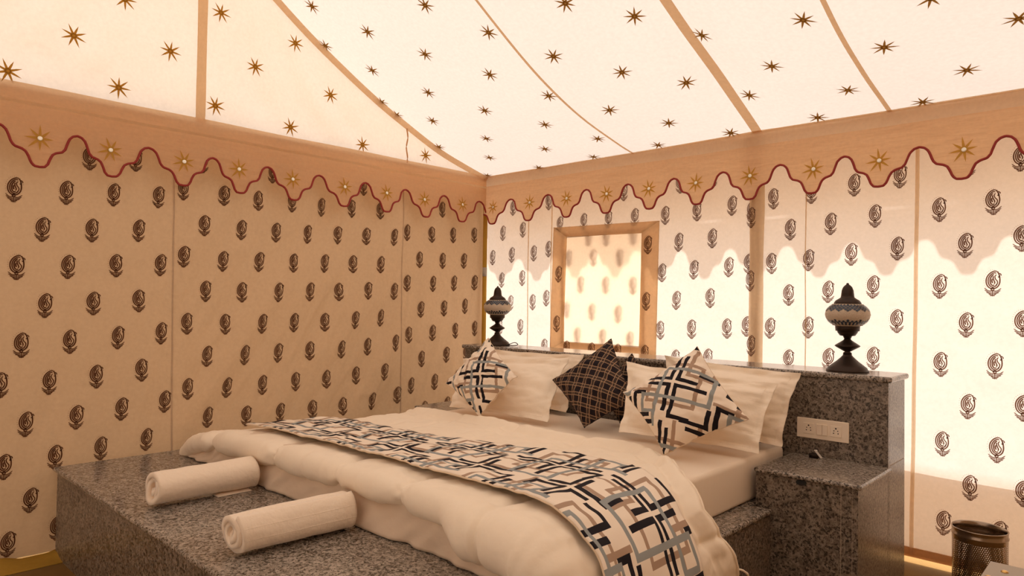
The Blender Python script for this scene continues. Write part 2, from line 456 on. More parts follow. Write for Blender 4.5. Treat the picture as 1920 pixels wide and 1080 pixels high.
# outside: valance hanging from the overhanging eave, skirt along the foot of the back wall
TIPS = [-4.6, -4.27, -3.94, -3.61, -3.28, -2.947, -2.643, -2.299, -1.984, -1.649, -1.305, -.970, -.621, -.275, .102, .472, .823, 1.163, 1.499, 1.824, 2.148, 2.492, 2.817, 3.168, 3.50, 3.83, 4.16, 4.5]
PROF = [(0, 0), (.065, .015), (.105, .10), (.135, .26), (.165, .37), (.21, .43), (.295, .48), (.335, .57), (.36, .72), (.39, .87), (.44, .965), (.5, 1.0)]
def scallop(w):
    for a, b in zip(TIPS[:-1], TIPS[1:]):
        if a <= w <= b:
            u = (w-a)/(b-a); u = min(u, 1-u)
            return float(np.interp(u, [p[0] for p in PROF], [p[1] for p in PROF]))
    return 0.
EZ = 2.225 + .26*EAVE
def ov(i, j):
    x = .0 + i*XR; top = EZ; bot = EZ - .345 + .175*scallop(max(-4.5, min(4.4, x - .05)))
    return (x, -EAVE + .008*nz(x*5, j*2, 41.), top + (bot-top)*j)
V, F = grid(352, 6, ov)
struct(mesh_obj('trim_5', V, F, M['outer']))
V, F = grid(120, 8, lambda i, j: (i*XR, .115 + .006*nz(i*12, j*2, 42.), .045 + j*.44))
adopt(mesh_obj('outer_skirt', V, F, M['outer']), wall_back)
adopt(MB().box(WL, XR, WB-.006, WB+.004, .03, .075).build('hem', M['tape']), wall_back)

# ------------------------------------------------------------------ inner valance with scalloped edge
VT, VB, VA = 2.232, 1.85, .175
def val_off(w, z): return .014 + .012*nz(w*2.1, z*3, 51.) + .006*nz(w*6, z*2, 52.)*sstep(2.2, 1.95, z) + .01*sstep(2.1, 1.85, z)
def val_p(w, z, lift=0.0):
    o = val_off(w, z) + lift
    return (o, w, z) if w < 0 else (w, -o, z)
HB = (2.150, 2.135)
def val_mesh(w0, w1, n):
    V = []; F = []; m = 9
    for i in range(n+1):
        w = w0 + (w1-w0)*i/n; bot = VB + VA*scallop(w)
        for j in range(m+1):
            z = (VT, HB[0], HB[1])[j] if j < 3 else HB[1] + (bot-HB[1])*(j-2)/(m-2)
            V.append(val_p(w if abs(w) > 1e-6 else (-1e-6 if w1 <= 0 else 1e-6), z))
    for i in range(n):
        for j in range(m): F.append((i*(m+1)+j, (i+1)*(m+1)+j, (i+1)*(m+1)+j+1, i*(m+1)+j+1))
    return V, F
def star_mesh(r, name, mat, spikes=8, irregular=.12):
    rnd = random.Random(sum(map(ord, name)))
    V = [(0, 0, 0)]; F = []
    for k in range(spikes):
        q = 2*math.pi*k/spikes + .15; rr = r*(1 + rnd.uniform(-irregular, irregular))
        e = (math.cos(q), math.sin(q)); f = (-e[1], e[0]); b = len(V); w = r*.072
        V += [(e[0]*r*.12 - f[0]*w*1.5, e[1]*r*.12 - f[1]*w*1.5, 0), (e[0]*rr*.6 - f[0]*w, e[1]*rr*.6 - f[1]*w, 0), (e[0]*rr, e[1]*rr, 0),
              (e[0]*rr*.6 + f[0]*w, e[1]*rr*.6 + f[1]*w, 0), (e[0]*r*.12 + f[0]*w*1.5, e[1]*r*.12 + f[1]*w*1.5, 0)]
        F.append((b, b+1, b+2, b+3, b+4))
    b = len(V); n = 10
    for k in range(n): V.append((r*.23*math.cos(2*math.pi*k/n), r*.23*math.sin(2*math.pi*k/n), .0006))
    F.append(tuple(range(b, b+n)))
    me = bpy.data.meshes.new(name); me.from_pydata(V, [], F); me.materials.append(mat); me.update(); return me
def frame_at(fn, a, b, lift, flip=1, e=.012):
    p = Vector(fn(a, b, lift)); pa = Vector(fn(a+e, b, lift)); pb = Vector(fn(a, b+e, lift))
    t1 = (pa-p).normalized(); n = t1.cross((pb-p)).normalized()*flip; t2 = n.cross(t1).normalized()
    m = Matrix((t1, t2, n)).transposed().to_4x4(); m.translation = p; return m
bead_me = MB().lathe([(.0105, 0), (.0105, .002), (.007, .004)], n=10); bead_o = bead_me.build('bead_proto', M['bead']); bead_me = bead_o.data
bpy.data.objects.remove(bead_o)
star_val = star_mesh(.062, 'valance_star', M['star_val'])
for nm, w0, w1, n in (('trim_1', YF, 0, 420), ('trim_2', 0, XR, 420)):
    V, F = val_mesh(w0, w1, n); o = struct(mesh_obj(nm, V, F, M['valance']))
    o.data.materials.append(M['sunlit_header'])          # single-layer band, extra translucency stands in for sunlight coming through
    for pi, p in enumerate(o.data.polygons):
        if pi % 9 == (1 if nm == 'trim_1' else 0): p.material_index = 1
    ws = np.linspace(w0, w1, 700); ws[0] += 1e-5; ws[-1] -= 1e-5
    adopt(MB().tube([val_p(w, VB + VA*scallop(w), .001) for w in ws], .0062, 6).build('piping', M['piping'], smooth=True), o)
    for tw in TIPS:
        if w0 + .05 < tw < w1 - .05:
            jx, jz = random.uniform(-.012, .012), random.uniform(-.006, .006)
            mt = frame_at(val_p, tw + jx, 1.98 + jz, .005, 1)
            s = share('star_applique', star_val, mt @ Matrix.Rotation(random.uniform(-.2, .2), 4, 'Z'), o)
            share('mirror_bead', bead_me, mt, s)

# ------------------------------------------------------------------ block prints on the walls
def paisley():
    S = []
    def egg(d, a0, a1, n=22):
        out = []
        for a in np.linspace(math.radians(a0), math.radians(a1), n):
            sa = math.sin(a); x = (.215-d)*math.cos(a)*(1 - .10*sa) + .055*max(0, sa)**2*(1 - d*3); y = (.335-d)*sa
            out.append((x, .125 + y))
        return out
    S.append((egg(0, 74, 396, 26), .042)); S.append((egg(0, 74, 24, 5) + [(.19, .235), (.145, .25)], .040))
    S.append((egg(.064, 66, 325, 20), .040)); S.append(([(.10, .33), (.055, .26), (.075, .16), (.14, .07), (.135, -.02), (.09, -.08)], .034))
    S.append((egg(.125, 95, 300, 14), .044)); S.append(([(.01, .27), (.0, .20), (.03, .10), (.06, .03), (.04, -.03)], .040)); S.append(([(-.03, .17), (-.035, .08), (-.01, .0)], .046))
    S.append(([(.05*math.cos(a), -.228 + .05*math.sin(a)) for a in np.linspace(0, 6.28, 9)], .040))
    S.append(([(.175, .385), (.235, .345), (.245, .285)], .032))
    for s in (-1, 1):
        for y0_, xe, ye in ((-.295, .265, -.185), (-.345, .25, -.265), (-.395, .20, -.345), (-.44, .12, -.41)):
            S.append(([(s*.015, y0_), (s*xe*.55, y0_ + .012), (s*xe, ye)], .030))
        S.append(([(s*.01, -.455), (s*.05, -.478), (s*.075, -.45)], .026))
    S.append(([(0, -.28), (0, -.5)], .05))
    for k in range(17):
        a = math.radians(222 - 205*k/16)
        x, y = -.005 + .275*math.cos(a), .115 + .385*math.sin(a)
        S.append(([(x, y), (x*1.06, .14 + (y-.14)*1.05)], .030))
    V = []; F = []
    for P, w in S:
        P = catmull(P, 3 if len(P) < 9 else 1) if len(P) > 2 else [np.array(p, float) for p in P]
        b = len(V)
        for i, p in enumerate(P):
            t = P[min(i+1, len(P)-1)] - P[max(i-1, 0)]; t = t/(np.linalg.norm(t)+1e-9); nn = np.array([-t[1], t[0]])
            k = w*.54*(.55 if i in (0, len(P)-1) else 1)
            V += [tuple(p + nn*k) + (0,), tuple(p - nn*k) + (0,)]
        F += [(b+2*i, b+2*i+1, b+2*i+3, b+2*i+2) for i in range(len(P)-1)]
    return V, F
PV, PF = paisley()
def motif_on(fn, a, b, lift, mat, parent, h=.122, sx=1.0):
    """one print that follows the folds of the cloth"""
    q = random.uniform(-.05, .05); c, s_ = math.cos(q), math.sin(q)
    V = [fn(a + (x*c - y*s_)*h*sx, b + (x*s_ + y*c)*h, lift) for x, y, z in PV]
    return adopt(mesh_obj('paisley_print', V, PF, mat, None, False), parent)
def motif_mesh(h, mat, nm):
    me = bpy.data.meshes.new(nm); me.from_pydata([(x*h*1.02, y*h, 0) for x, y, z in PV], [], PF); me.materials.append(mat); me.update(); return me
motif = motif_mesh(.122, M['ink'], 'paisley_print')
motif_soft = motif_mesh(.122, M['ink_blur'], 'faded_paisley_print')
ROOF_STARS= [[0.244,1.684],[0.495,1.469],[0.235,1.25],[1.035,1.483],[0.76,1.254],[0.502,1.014],[0.274,0.785],[0.042,0.528],[-0.025,0.899],[0.05,1.474],[0.028,1.028],[1.286,1.261],[1.07,1.035],[0.791,0.798],[0.534,0.529],[0.33,0.294],[0.053,0.041],[1.765,1.218],[1.526,1.017],[1.314,0.802],[1.083,0.562],[0.854,0.293],[0.574,0.035],[2.019,1.008],[1.777,0.754],[1.548,0.538],[1.29,0.296],[1.084,0.062],[2.031,0.533],[1.772,0.265],[1.581,0.066],[2.252,0.787],[2.279,0.321],[2.047,0.049],[2.752,0.859],[2.498,0.564],[2.535,0.063],[2.755,0.295],[2.991,0.597],[3.015,0.051],[3.232,0.283],[3.446,0.57],[3.208,0.818]]
GABLE_STARS= [[-0.625,2.293],[-1.16,2.275],[-1.407,2.548],[-1.677,2.29],[-2.132,2.32],[-1.906,2.598],[-1.656,2.808],[-2.112,2.849],[-2.376,2.558],[-2.619,2.305],[-2.821,2.51],[-3.076,2.272],[-2.601,2.761]]
MOTIF_LEFT= [[-3.022,1.746],[-2.813,1.757],[-2.603,1.773],[-2.384,1.788],[-2.908,1.568],[-2.698,1.581],[-2.48,1.599],[-3.005,1.381],[-2.797,1.393],[-2.585,1.409],[-2.368,1.423],[-2.888,1.202],[-2.682,1.214],[-2.472,1.229],[-2.979,1.015],[-2.78,1.024],[-2.568,1.039],[-2.356,1.056],[-2.862,0.831],[-2.664,0.846],[-2.453,0.865],[-2.954,0.642],[-2.746,0.651],[-2.542,0.67],[-2.329,0.687],[-2.831,0.467],[-2.633,0.48],[-2.418,0.496],[-2.926,0.278],[-3.033,0.454],[-3.01,0.091],[-2.816,0.122],[-3.056,0.833],[-2.718,1.941],[-2.502,1.968],[-2.258,1.845],[-2.155,2.012],[-2.042,1.836],[-1.828,1.834],[-1.614,1.846],[-1.394,1.844],[-1.174,1.858],[-0.955,1.867],[-2.147,1.655],[-1.925,1.651],[-1.712,1.653],[-1.496,1.661],[-1.28,1.672],[-1.061,1.682],[-0.838,1.693],[-2.25,1.475],[-2.031,1.461],[-1.81,1.469],[-1.595,1.474],[-1.378,1.482],[-1.158,1.489],[-0.943,1.496],[-2.126,1.287],[-1.91,1.286],[-1.693,1.29],[-1.477,1.298],[-1.26,1.302],[-1.04,1.314],[-0.812,1.315],[-2.224,1.106],[-2.007,1.1],[-1.791,1.1],[-1.576,1.104],[-1.358,1.104],[-1.141,1.116],[-0.921,1.129],[-2.106,0.921],[-1.889,0.917],[-1.674,0.92],[-1.461,0.924],[-1.24,0.925],[-1.027,0.934],[-0.804,0.952],[-2.21,0.746],[-1.986,0.734],[-1.773,0.733],[-1.556,0.736],[-1.342,0.737],[-1.116,0.745],[-0.9,0.756],[-2.092,0.575],[-1.871,0.559],[-1.656,0.555],[-1.438,0.551],[-1.215,0.549],[-0.993,0.563],[-0.768,0.583],[-0.717,1.736],[-0.49,1.74],[-0.275,1.753],[-0.057,1.771],[-0.597,1.549],[-0.377,1.553],[-0.16,1.564],[-0.705,1.375],[-0.467,1.378],[-0.256,1.388],[-0.043,1.399],[-0.579,1.188],[-0.354,1.197],[-0.136,1.214],[-0.682,1.005],[-0.459,1.015],[-0.238,1.026],[-0.03,1.039],[-0.556,0.827],[-0.325,0.848],[-0.117,0.85],[-0.65,0.641],[-0.431,0.651],[-0.208,0.667],[-0.524,0.46],[-0.307,0.473],[-0.391,1.936],[-0.179,1.922],[-1.081,2.017],[-1.741,2.01]]
MOTIF_BACK= [[0.232,1.973],[0.127,1.785],[0.335,1.799],[0.017,1.599],[0.227,1.612],[0.446,1.616],[0.591,1.642],[0.585,1.987],[0.12,1.421],[0.336,1.433],[0.695,1.456],[0.218,1.244],[0.442,1.252],[0.575,1.283],[0.321,1.063],[0.68,1.099],[0.101,1.052],[0.694,1.815],[0.908,1.821],[1.121,1.82],[1.332,1.819],[1.556,1.814],[1.438,1.631],[1.426,1.267],[1.538,1.45],[1.527,1.085],[1.243,1.993],[0.562,0.927],[0.774,0.924],[0.992,0.922],[1.208,0.924],[1.418,0.926],[1.775,1.821],[2.003,1.837],[1.653,1.639],[1.878,1.651],[1.76,1.464],[1.985,1.475],[1.642,1.276],[1.868,1.291],[1.749,1.1],[1.976,1.112],[1.638,0.91],[1.857,0.928],[2.107,1.49],[2.097,1.129],[1.658,2.003],[1.873,2.012],[2.124,1.798],[2.25,1.854],[2.458,1.867],[2.345,1.674],[2.24,1.489],[2.337,1.311],[2.234,1.124],[2.339,0.951],[2.675,1.887],[2.559,1.691],[2.444,1.501],[2.547,1.329],[2.443,1.135],[2.549,0.971],[2.775,1.717],[2.661,1.525],[2.766,1.354],[2.878,1.546],[2.875,1.182],[2.767,0.989],[2.89,1.907],[2.668,1.168],[3.059,1.726],[3.274,1.743],[3.166,1.548],[3.378,1.932],[3.177,1.926],[3.38,1.569],[3.062,1.355],[3.274,1.368],[3.17,1.173],[3.383,1.185],[3.066,0.98],[3.282,0.988],[3.177,0.791],[3.073,0.601],[3.288,0.606],[3.185,0.414],[3.078,0.226],[3.298,0.228],[3.385,0.807],[3.386,0.427]]
FLAP_MOTIFS= [[0.947,1.704],[1.096,1.699],[1.315,1.695],[0.773,1.568],[0.99,1.564],[1.207,1.557],[0.881,1.379],[1.096,1.374],[1.314,1.369],[0.76,1.2],[0.982,1.189],[1.199,1.179],[0.858,1.021],[1.074,1.016],[1.294,1.008]]

def lattice_fill(L, y0, y1, z0, z1, p0, dy, dz):
    """carry the printed lattice on where the wall leaves the listed area"""
    out = []
    for r in range(-12, 13):
        for c in range(-12, 13):
            y = p0[0] + c*dy + (dy/2 if r % 2 else 0) + .0235*(-r*.4); z = p0[1] + r*dz + c*.013
            if y0 < y < y1 and z0 < z < z1 and all((y-a)**2 + (z-b)**2 > .012 for a, b in L): out.append((y, z))
    return out
for y, z in MOTIF_LEFT + lattice_fill(MOTIF_LEFT, YF + .1, -3.05, .12, 2.0, (-3.022, 1.746), .212, .184):
    motif_on(wl_p, y, z, .0024, M['ink'], wall_left)
for x, z in MOTIF_BACK + lattice_fill(MOTIF_BACK, 3.34, XR - .05, .12, 2.0, (3.059, 1.726), .214, .188):
    inside = WX0 - .125 < x < WX1 + .13 and .90 < z < 1.80
    motif_on(wb_p, x, z, .0120 if inside else .0024, M['ink'], wall_back)

# seams of the back wall
for x, w in ((.335+.06, .006), (.62, .008), (2.43, .006), (2.955, .018), (3.62, .008)):
    V = []
    for k in range(41):
        z = .04 + 2.1*k/40; xx = x + .006*nz(x, z*2, 61.) + (.012*(z-1) if x > 2.9 else 0)
        V += [wb_p(xx - w/2, z, .003), wb_p(xx, z, .010), wb_p(xx + w/2, z, .003)]
    F = [(3*i+a, 3*i+a+1, 3*i+a+4, 3*i+a+3) for i in range(40) for a in (0, 1)]
    adopt(mesh_obj('seam_tape', V, F, M['border']), wall_back)
for y in (-2.305, -.755):
    V = []
    for k in range(41):
        z = .03 + 2.1*k/40; yy = y + .0265*(1.7-z)*.4
        V += [wl_p(yy - .004, z, .0018), wl_p(yy + .004, z, .0030)]
    adopt(mesh_obj('seam_tape', V, [(2*i, 2*i+1, 2*i+3, 2*i+2) for i in range(40)], M['wall_shaded']), wall_left)

# ------------------------------------------------------------------ window in the back wall
window = struct(thing('window_1', (1.07, WB, .93)))
def strip(name, P, thick, mat, par):
    """flat cloth piece with corners P (x, z), in front of the wall"""
    n = 14
    def fn(i, j):
        a = np.array(P[0])*(1-i)*(1-j) + np.array(P[1])*i*(1-j) + np.array(P[2])*i*j + np.array(P[3])*(1-i)*j
        return (a[0], WB - .0075 + wb_d(a[0], a[1])*.8 + .0015*nz(a[0]*14, a[1]*14, 71.), a[1])
    V, F = grid(n, n, fn); o = adopt(mesh_obj(name, V, F, mat), par)
    s = o.modifiers.new('thickness', 'SOLIDIFY'); s.thickness = thick; s.offset = 1 if False else 0; return o
o4 = [(.618, .905), (1.500, .905), (1.519, 1.782), (.642, 1.795)]
i4 = [(.742, .972), (1.372, .968), (1.389, 1.710), (.764, 1.720)]
for k in range(4):
    l = (k+1) % 4
    strip('border', [o4[k], o4[l], i4[l], i4[k]], .003, M['border'], window)
def pane(i, j): 
    x = WX0 + i*(WX1-WX0); z = WZ0 + j*(WZ1-WZ0); return (x, WB + .004 + .004*nz(x*5, z*5, 72.), z)
V, F = grid(24, 24, pane); adopt(mesh_obj('pane', V, F, M['net']), window)
def flap_p(x, z, lift=0.): return (x, .086 + .002*nz(x*4, z*3, 73.) - lift, z)
V, F = grid(24, 30, lambda i, j: flap_p(.715 + i*.70, .945 + j*.80)); flap = adopt(mesh_obj('flap', V, F, M['flap']), window)
for x, z in FLAP_MOTIFS: share('paisley_print', motif_soft, frame_at(flap_p, x, z, .002, 1), flap)

# ------------------------------------------------------------------ poles
pole = thing('tent_pole', (2.155, .0, 0))
def sleeve(i, j):
    z = .0 + 2.2*j; w = .042 + .004*nz(0, z*3, 81.); x = 2.158 + .006*(z-1) - w + 2*w*i
    return (x, .05 - .035*math.sin(math.pi*min(1, max(0, i))) + .004*nz(x*20, z*3, 82.), z)
V, F = grid(10, 50, sleeve); adopt(mesh_obj('sleeve', V, F, M['border']), pole)
adopt(MB().tube([(2.16, .043, 0), (2.165, .043, 2.2)], .014, 12).build('shaft', M['pale_wood'], smooth=True), pole)
def slv_p(x, z, lift=0.): 
    i = (x - (2.158 + .006*(z-1) - .042))/.084
    return (x, .05 - .035*math.sin(math.pi*min(1, max(0, i))) - lift, z)
for x, z in ((2.142, 1.39), (2.150, 1.022), (2.146, 1.75)):
    m = Matrix(((1, 0, 0), (0, 0, -1), (0, 1, 0))).to_4x4(); m.translation = (x, .008, z)
    share('paisley_print', motif, m @ Matrix.Diagonal((.8, 1, 1, 1)), pole)
tag(pole, 'tent pole in a tan printed cloth sleeve against the sunlit back wall', 'pole')
cp = thing('tent_pole', (-.045, .045, 0))
adopt(MB().tube([(-.035, .030, 0), (-.035, .030, 2.2)], .017, 14).build('shaft', M['ochre'], smooth=True), cp)
adopt(MB().tube([(-.035, .030, 1.45), (-.035, .030, 1.52)], .0185, 14).build('joint', M['pale_wood'], smooth=True), cp)
tag(cp, 'slim ochre-yellow tent pole in the corner of the two printed walls', 'pole')

# stars sewn on roof and gable
star_roof = star_mesh(.055, 'roof_star', M['star_roof']); star_gab = star_mesh(.056, 'gable_star', M['star_gable'])
def roof_f(x, s, lift): return roof_p(x, s, lift)
for x, s in ROOF_STARS:
    share('star_applique', star_roof, frame_at(roof_f, max(x, .03), s, .0045, 1) @ Matrix.Rotation(random.uniform(0, .7), 4, 'Z'), ceiling)
def gab_p(y, z, lift):
    return (lift, y, z)
for y, z in GABLE_STARS:
    share('star_applique', star_gab, frame_at(gab_p, y, z, .012, 1) @ Matrix.Rotation(random.uniform(0, .7), 4, 'Z'), wall_gable)

# ------------------------------------------------------------------ granite: platform, headboard, nightstands
PZ, MZ, HZ, NSZ = .424, .610, .957, .580
def slab(name, x0, x1, y0, y1, z1, th, par, mat='granite_lit_top'):
    return adopt(MB().box(x0, x1, y0, y1, z1-th, z1).build(name, M[mat], None, False, th*.42, 4), par)
plat = thing('bed_platform', (1.31, -1.7, 0))
def prism(P, z0, z1):
    n = len(P); return MB().add([(x, y, z0) for x, y in P] + [(x, y, z1) for x, y in P], [tuple(range(n))[::-1], tuple(range(n, 2*n))] + [(i, (i+1) % n, n+(i+1) % n, n+i) for i in range(n)])
adopt(prism([(-.054, -2.842), (2.682, -2.842), (2.682, -.974), (2.598, -.974), (2.598, -.575), (.774, -.575), (.774, -.974), (-.054, -.974)], PZ-.022, PZ).build('top_slab', M['granite_lit_top'], None, False, .009, 4), plat)
rounded_box('front_panel', -.041, 2.668, -2.826, -2.806, .0, PZ-.022, M['granite'], plat, .001)
rounded_box('side_panel', 2.648, 2.668, -2.806, -.958, .0, PZ-.022, M['granite'], plat, .001)
rounded_box('core', -.039, 2.646, -2.804, -.976, .0, PZ-.023, M['grout'], plat, 0)
tag(plat, 'low speckled granite bed platform with a slab ledge at its foot', 'bed platform')

head = thing('headboard', (1.69, -.435, 0))
slab('top_slab', .362, 3.016, -.572, -.290, HZ, .026, head)
rounded_box('front_panel', .385, 3.000, -.556, -.536, .0, HZ-.026, M['granite'], head, .001)
rounded_box('side_panel', 2.980, 3.000, -.535, -.302, NSZ+.001, HZ-.026, M['granite'], head, .001)
rounded_box('side_panel', 2.980, 3.000, -.535, -.302, .0, NSZ-.002, M['granite'], head, .001)
rounded_box('side_panel', .385, .405, -.535, -.302, .0, HZ-.026, M['granite'], head, .001)
adopt(MB().box(2.981, 2.9995, -.535, -.303, NSZ-.0025, NSZ+.0015).build('grout_line', M['grout']), head)
rounded_box('core', .406, 2.979, -.534, -.304, .0, HZ-.027, M['grout'], head, 0)
tag(head, 'long speckled granite headboard wall with a polished slab on top', 'headboard')

def nightstand(x0, x1, label, right):
    t = thing('nightstand', ((x0+x1)/2, -.77, 0))
    slab('top_slab', x0, x1, -.972, -.558, NSZ, .020, t)
    xo = x1-.016 if right else x1-.004; xi = x0+.004 if right else x0+.016
    rounded_box('front_panel', xi, xo-.062 if right else xo, -.956, -.936, .0, NSZ-.020, M['granite'], t, .001)
    if right:
        rounded_box('edge_strip', xo-.060, xo-.021, -.956, -.936, .0, NSZ-.020, M['granite'], t, .001)
        rounded_box('side_panel', xo-.020, xo, -.956, -.558, .0, NSZ-.020, M['granite'], t, .001)
        ch = adopt(MB().lathe([(.018, 0), (.018, .004)], n=20).build('cable_hole', M['black']), t)
        ch.matrix_world = Matrix.Translation((2.79, -.956, .548)) @ Matrix.Rotation(math.pi/2, 4, 'X') @ Matrix.Diagonal((1.15, .62, 1, 1))
    else:
        rounded_box('side_panel', xi-.001, xi+.019, -.935, -.558, .0, NSZ-.020, M['granite'], t, .001)
    if right:
        adopt(MB().box(xo-.0625, xo-.0595, -.9555, -.936, 0, NSZ-.021).build('grout_line', M['grout']), t)
        adopt(MB().box(xo-.0215, xo-.0195, -.9555, -.936, 0, NSZ-.021).build('grout_line', M['grout']), t)
    rounded_box('core', xi+.021, xo-.022, -.934, -.558, .0, NSZ-.021, M['grout'], t, 0)
    return tag(t, label, 'nightstand')
nightstand(2.600, 3.016, 'speckled granite nightstand below the white switch plate', True)
nightstand(.362, .772, 'speckled granite nightstand between the headboard and the shaded printed wall', False)

# switch plate on the headboard
sw = thing('switch_plate', (2.735, -.556, .70))
rounded_box('plate', 2.624, 2.847, -.5645, -.5565, .655, .745, M['plastic'], sw, .003)
for cx in (2.677, 2.794):
    md = rounded_box('socket', cx-.0235, cx+.0235, -.5665, -.5640, .676, .724, M['plastic'], sw, .001)
    hb = MB()
    for dx, dz, r in ((0, .013, .0036), (-.008, .003, .0024), (.008, .003, .0024), (-.0095, -.008, .0026), (.0095, -.008, .0026)):
        n = 10; b = [(cx+dx+r*math.cos(2*math.pi*k/n), -.5670, .700+dz+r*math.sin(2*math.pi*k/n)) for k in range(n)]
        hb.add(b, [tuple(range(n))])
    adopt(hb.build('pin_holes', M['black']), md)
for cx in (2.7235, 2.7475):
    rounded_box('rocker', cx-.0113, cx+.0113, -.5690, -.5640, .676, .724, M['plastic'], sw, .0015)
tag(sw, 'cream switch plate with two sockets and two rockers on the granite headboard', 'switch plate')

# ------------------------------------------------------------------ mattress and bedding
def soft_box(name, x0, x1, y0, y1, z0, z1, r, mat, uvs=False):
    o = MB().box(x0, x1, y0, y1, z0, z1).build(name, mat, None, True, r, 5)
    return o
mat_o = soft_box('mattress', .785, 2.577, -2.245, -.588, PZ, MZ, .022, M['sheet'])
tag(mat_o, 'cream mattress in a striped satin fitted sheet on the granite platform', 'mattress')

# cross sections (x, z) of the quilt: along the bed, and at its foot where it spreads over the platform
XH = [(.47, .440), (.56, .485), (.655, .565), (.735, .612), (.86, .624), (1.30, .624), (1.90, .624), (2.36, .624), (2.51, .618), (2.60, .590), (2.675, .53), (2.72, .455), (2.738, .38), (2.736, .30), (2.725, .22), (2.71, .15)]
XF = [(.085, .462), (.17, .515), (.29, .552), (.45, .575), (.68, .598), (1.30, .618), (1.90, .622), (2.36, .622), (2.51, .616), (2.60, .588), (2.675, .53), (2.72, .455), (2.738, .38), (2.736, .30), (2.725, .22), (2.71, .15)]
def resample(P, n=240):
    C = np.array(catmull(P, 12)); d = np.r_[0, np.cumsum(np.linalg.norm(np.diff(C, axis=0), axis=1))]
    s = np.linspace(0, d[-1], n+1)
    return np.stack([np.interp(s, d, C[:, 0]), np.interp(s, d, C[:, 1])], 1), d[-1]
# same knots share the same parameter so both sections can be blended
def knots(P):
    C = np.array(catmull(P, 12)); return C
CH, CF = knots(XH), knots(XF); NK = len(CH)
ARC = np.r_[0, np.cumsum(np.linalg.norm(np.diff(CH, axis=0), axis=1))]; ARC /= ARC[-1]
LEN = float(np.sum(np.linalg.norm(np.diff(CH, axis=0), axis=1)))
def section(u, k):
    h = np.array([np.interp(u, ARC, CH[:, 0]), np.interp(u, ARC, CH[:, 1])]); f = np.array([np.interp(u, ARC, CF[:, 0]), np.interp(u, ARC, CF[:, 1])])
    return h*(1-k) + f*k
YHX = [(0, -1.24), (.25, -1.22), (.55, -1.225), (.66, -1.20), (.74, -1.30), (.80, -1.47), (.85, -1.56), (.89, -1.52), (.94, -1.44), (1, -1.44)]
def y_head(u): return float(np.interp(u, [a for a, b in YHX], [b for a, b in YHX]))
YFOOT, RROLL = -2.272, .036
def quilt(u, y, th=0.0, lift=0.0, puff=1.0, cover=False):
    """point on the quilt: u across the bed (0 left edge .. 1 right hem), y along it, th = angle round the foot roll"""
    kf = sstep(-1.75, -2.2, y)
    c = section(u, kf); a = section(max(0, u-.004), kf); b = section(min(1, u+.004), kf)
    t = (b-a)/np.linalg.norm(b-a); n = np.array([-t[1], t[0]])
    L = u*LEN
    gx, gy = .41, .31
    sx = abs(math.sin(math.pi*(L + .10 + .03*nz(L*1.5, 4, 90.))/gx)); sy = abs(math.sin(math.pi*(y+1.40)/gy)) if th == 0 else max(.55, abs(math.cos(th*.5)))
    hang = sstep(.79, .9, u)
    dx_, dy_ = sx, sy
    seam = min(1, sx*2.6)**.6*min(1, sy*2.6)**.6
    if cover: seam = .9
    pf = puff*((.010 + .012*hang)*seam*(.55 + .45*sx*sy) + .005*nz(L*9, y*9, 91.) + .0045*nz(L*24, y*15, 92.))
    ds = sx*gx/math.pi; dt = sy*gy/math.pi if th == 0 else 1.
    if not cover: pf -= puff*.0065*max(math.exp(-(ds/.014)**2), math.exp(-(dt/.014)**2))
    # pinched puffs along the foot edge
    edge = sstep(YFOOT + .16, YFOOT, y)
    pf += puff*edge*.010*((min(1, sx*3.0)**.7 if not cover else 1) - .6)
    near = math.exp(-((sx)/.35)**2)
    pf += puff*edge*near*.0045*math.sin(L*95 + 3*nz(L*8, y*6 + th, 95.))
    # thick rolled hem at the head end
    hd = (y_head(u) - y)
    pf += puff*(.020*math.exp(-((hd-.040)/.030)**2) - .010*math.exp(-((hd-.105)/.018)**2))*(1 - sstep(.85, .95, u))
    if not cover: pf += .007*(.3 - abs(nz(L*5 + y*3, y*9 - L*2, 96.))) + .005*(.3 - abs(nz(L*13 - y*6, y*17 + L*4, 97.)))*(1 + edge)
    # broad sagging
    pf += .010*nz(L*2.0, y*2.0, 93.)*(.4 + .6*puff)
    pf += hang*.020*nz(L*3, y*4.5, 94.)
    r = RROLL*(1 + .10*puff*(sx**.6 - .5)) + .042*sstep(2.16, 2.30, c[0])*(1 - sstep(2.62, 2.72, c[0]))
    nn = pf + lift
    yo = y - math.sin(th)*(r + nn)
    off = nn*math.cos(th) - r*(1 - math.cos(th)) if th > 0 else nn
    p = c + n*off
    return (p[0], yo, max(p[1], PZ + .006) if p[0] < 2.64 else p[1])
NU, NY, NR = 400, 150, 26
def quilt_grid(i, j):
    u = i
    k = j*(NY+NR)
    if k <= NY:
        yh = y_head(u); return quilt(u, yh + (YFOOT - yh)*k/NY)
    return quilt(u, YFOOT, (k-NY)/NR*math.radians(205))
V, F = grid(NU, NY+NR, quilt_grid)
comf = mesh_obj('comforter', V, F, M['quilt'])
sm = comf.modifiers.new('thickness', 'SOLIDIFY'); sm.thickness = .022; sm.offset = 1
# hem cord round the head edge and loose tie at the right corner
ws = np.linspace(0, 1, 160)
adopt(MB().tube([Vector(quilt(u, y_head(u))) - Vector((0, 0, .004)) for u in ws], .007, 6).build('hem', M['quilt'], smooth=True), comf)
q0 = Vector(quilt(.93, y_head(.93)))
adopt(MB().tube([q0 + Vector(d) for d in ((0, 0, 0), (.012, .02, -.008), (.02, .035, -.02), (.022, .045, -.036))], .004, 6).build('tie', M['quilt'], smooth=True), comf)
tag(comf, 'puffy cream quilted comforter spread over the foot half of the bed', 'comforter')

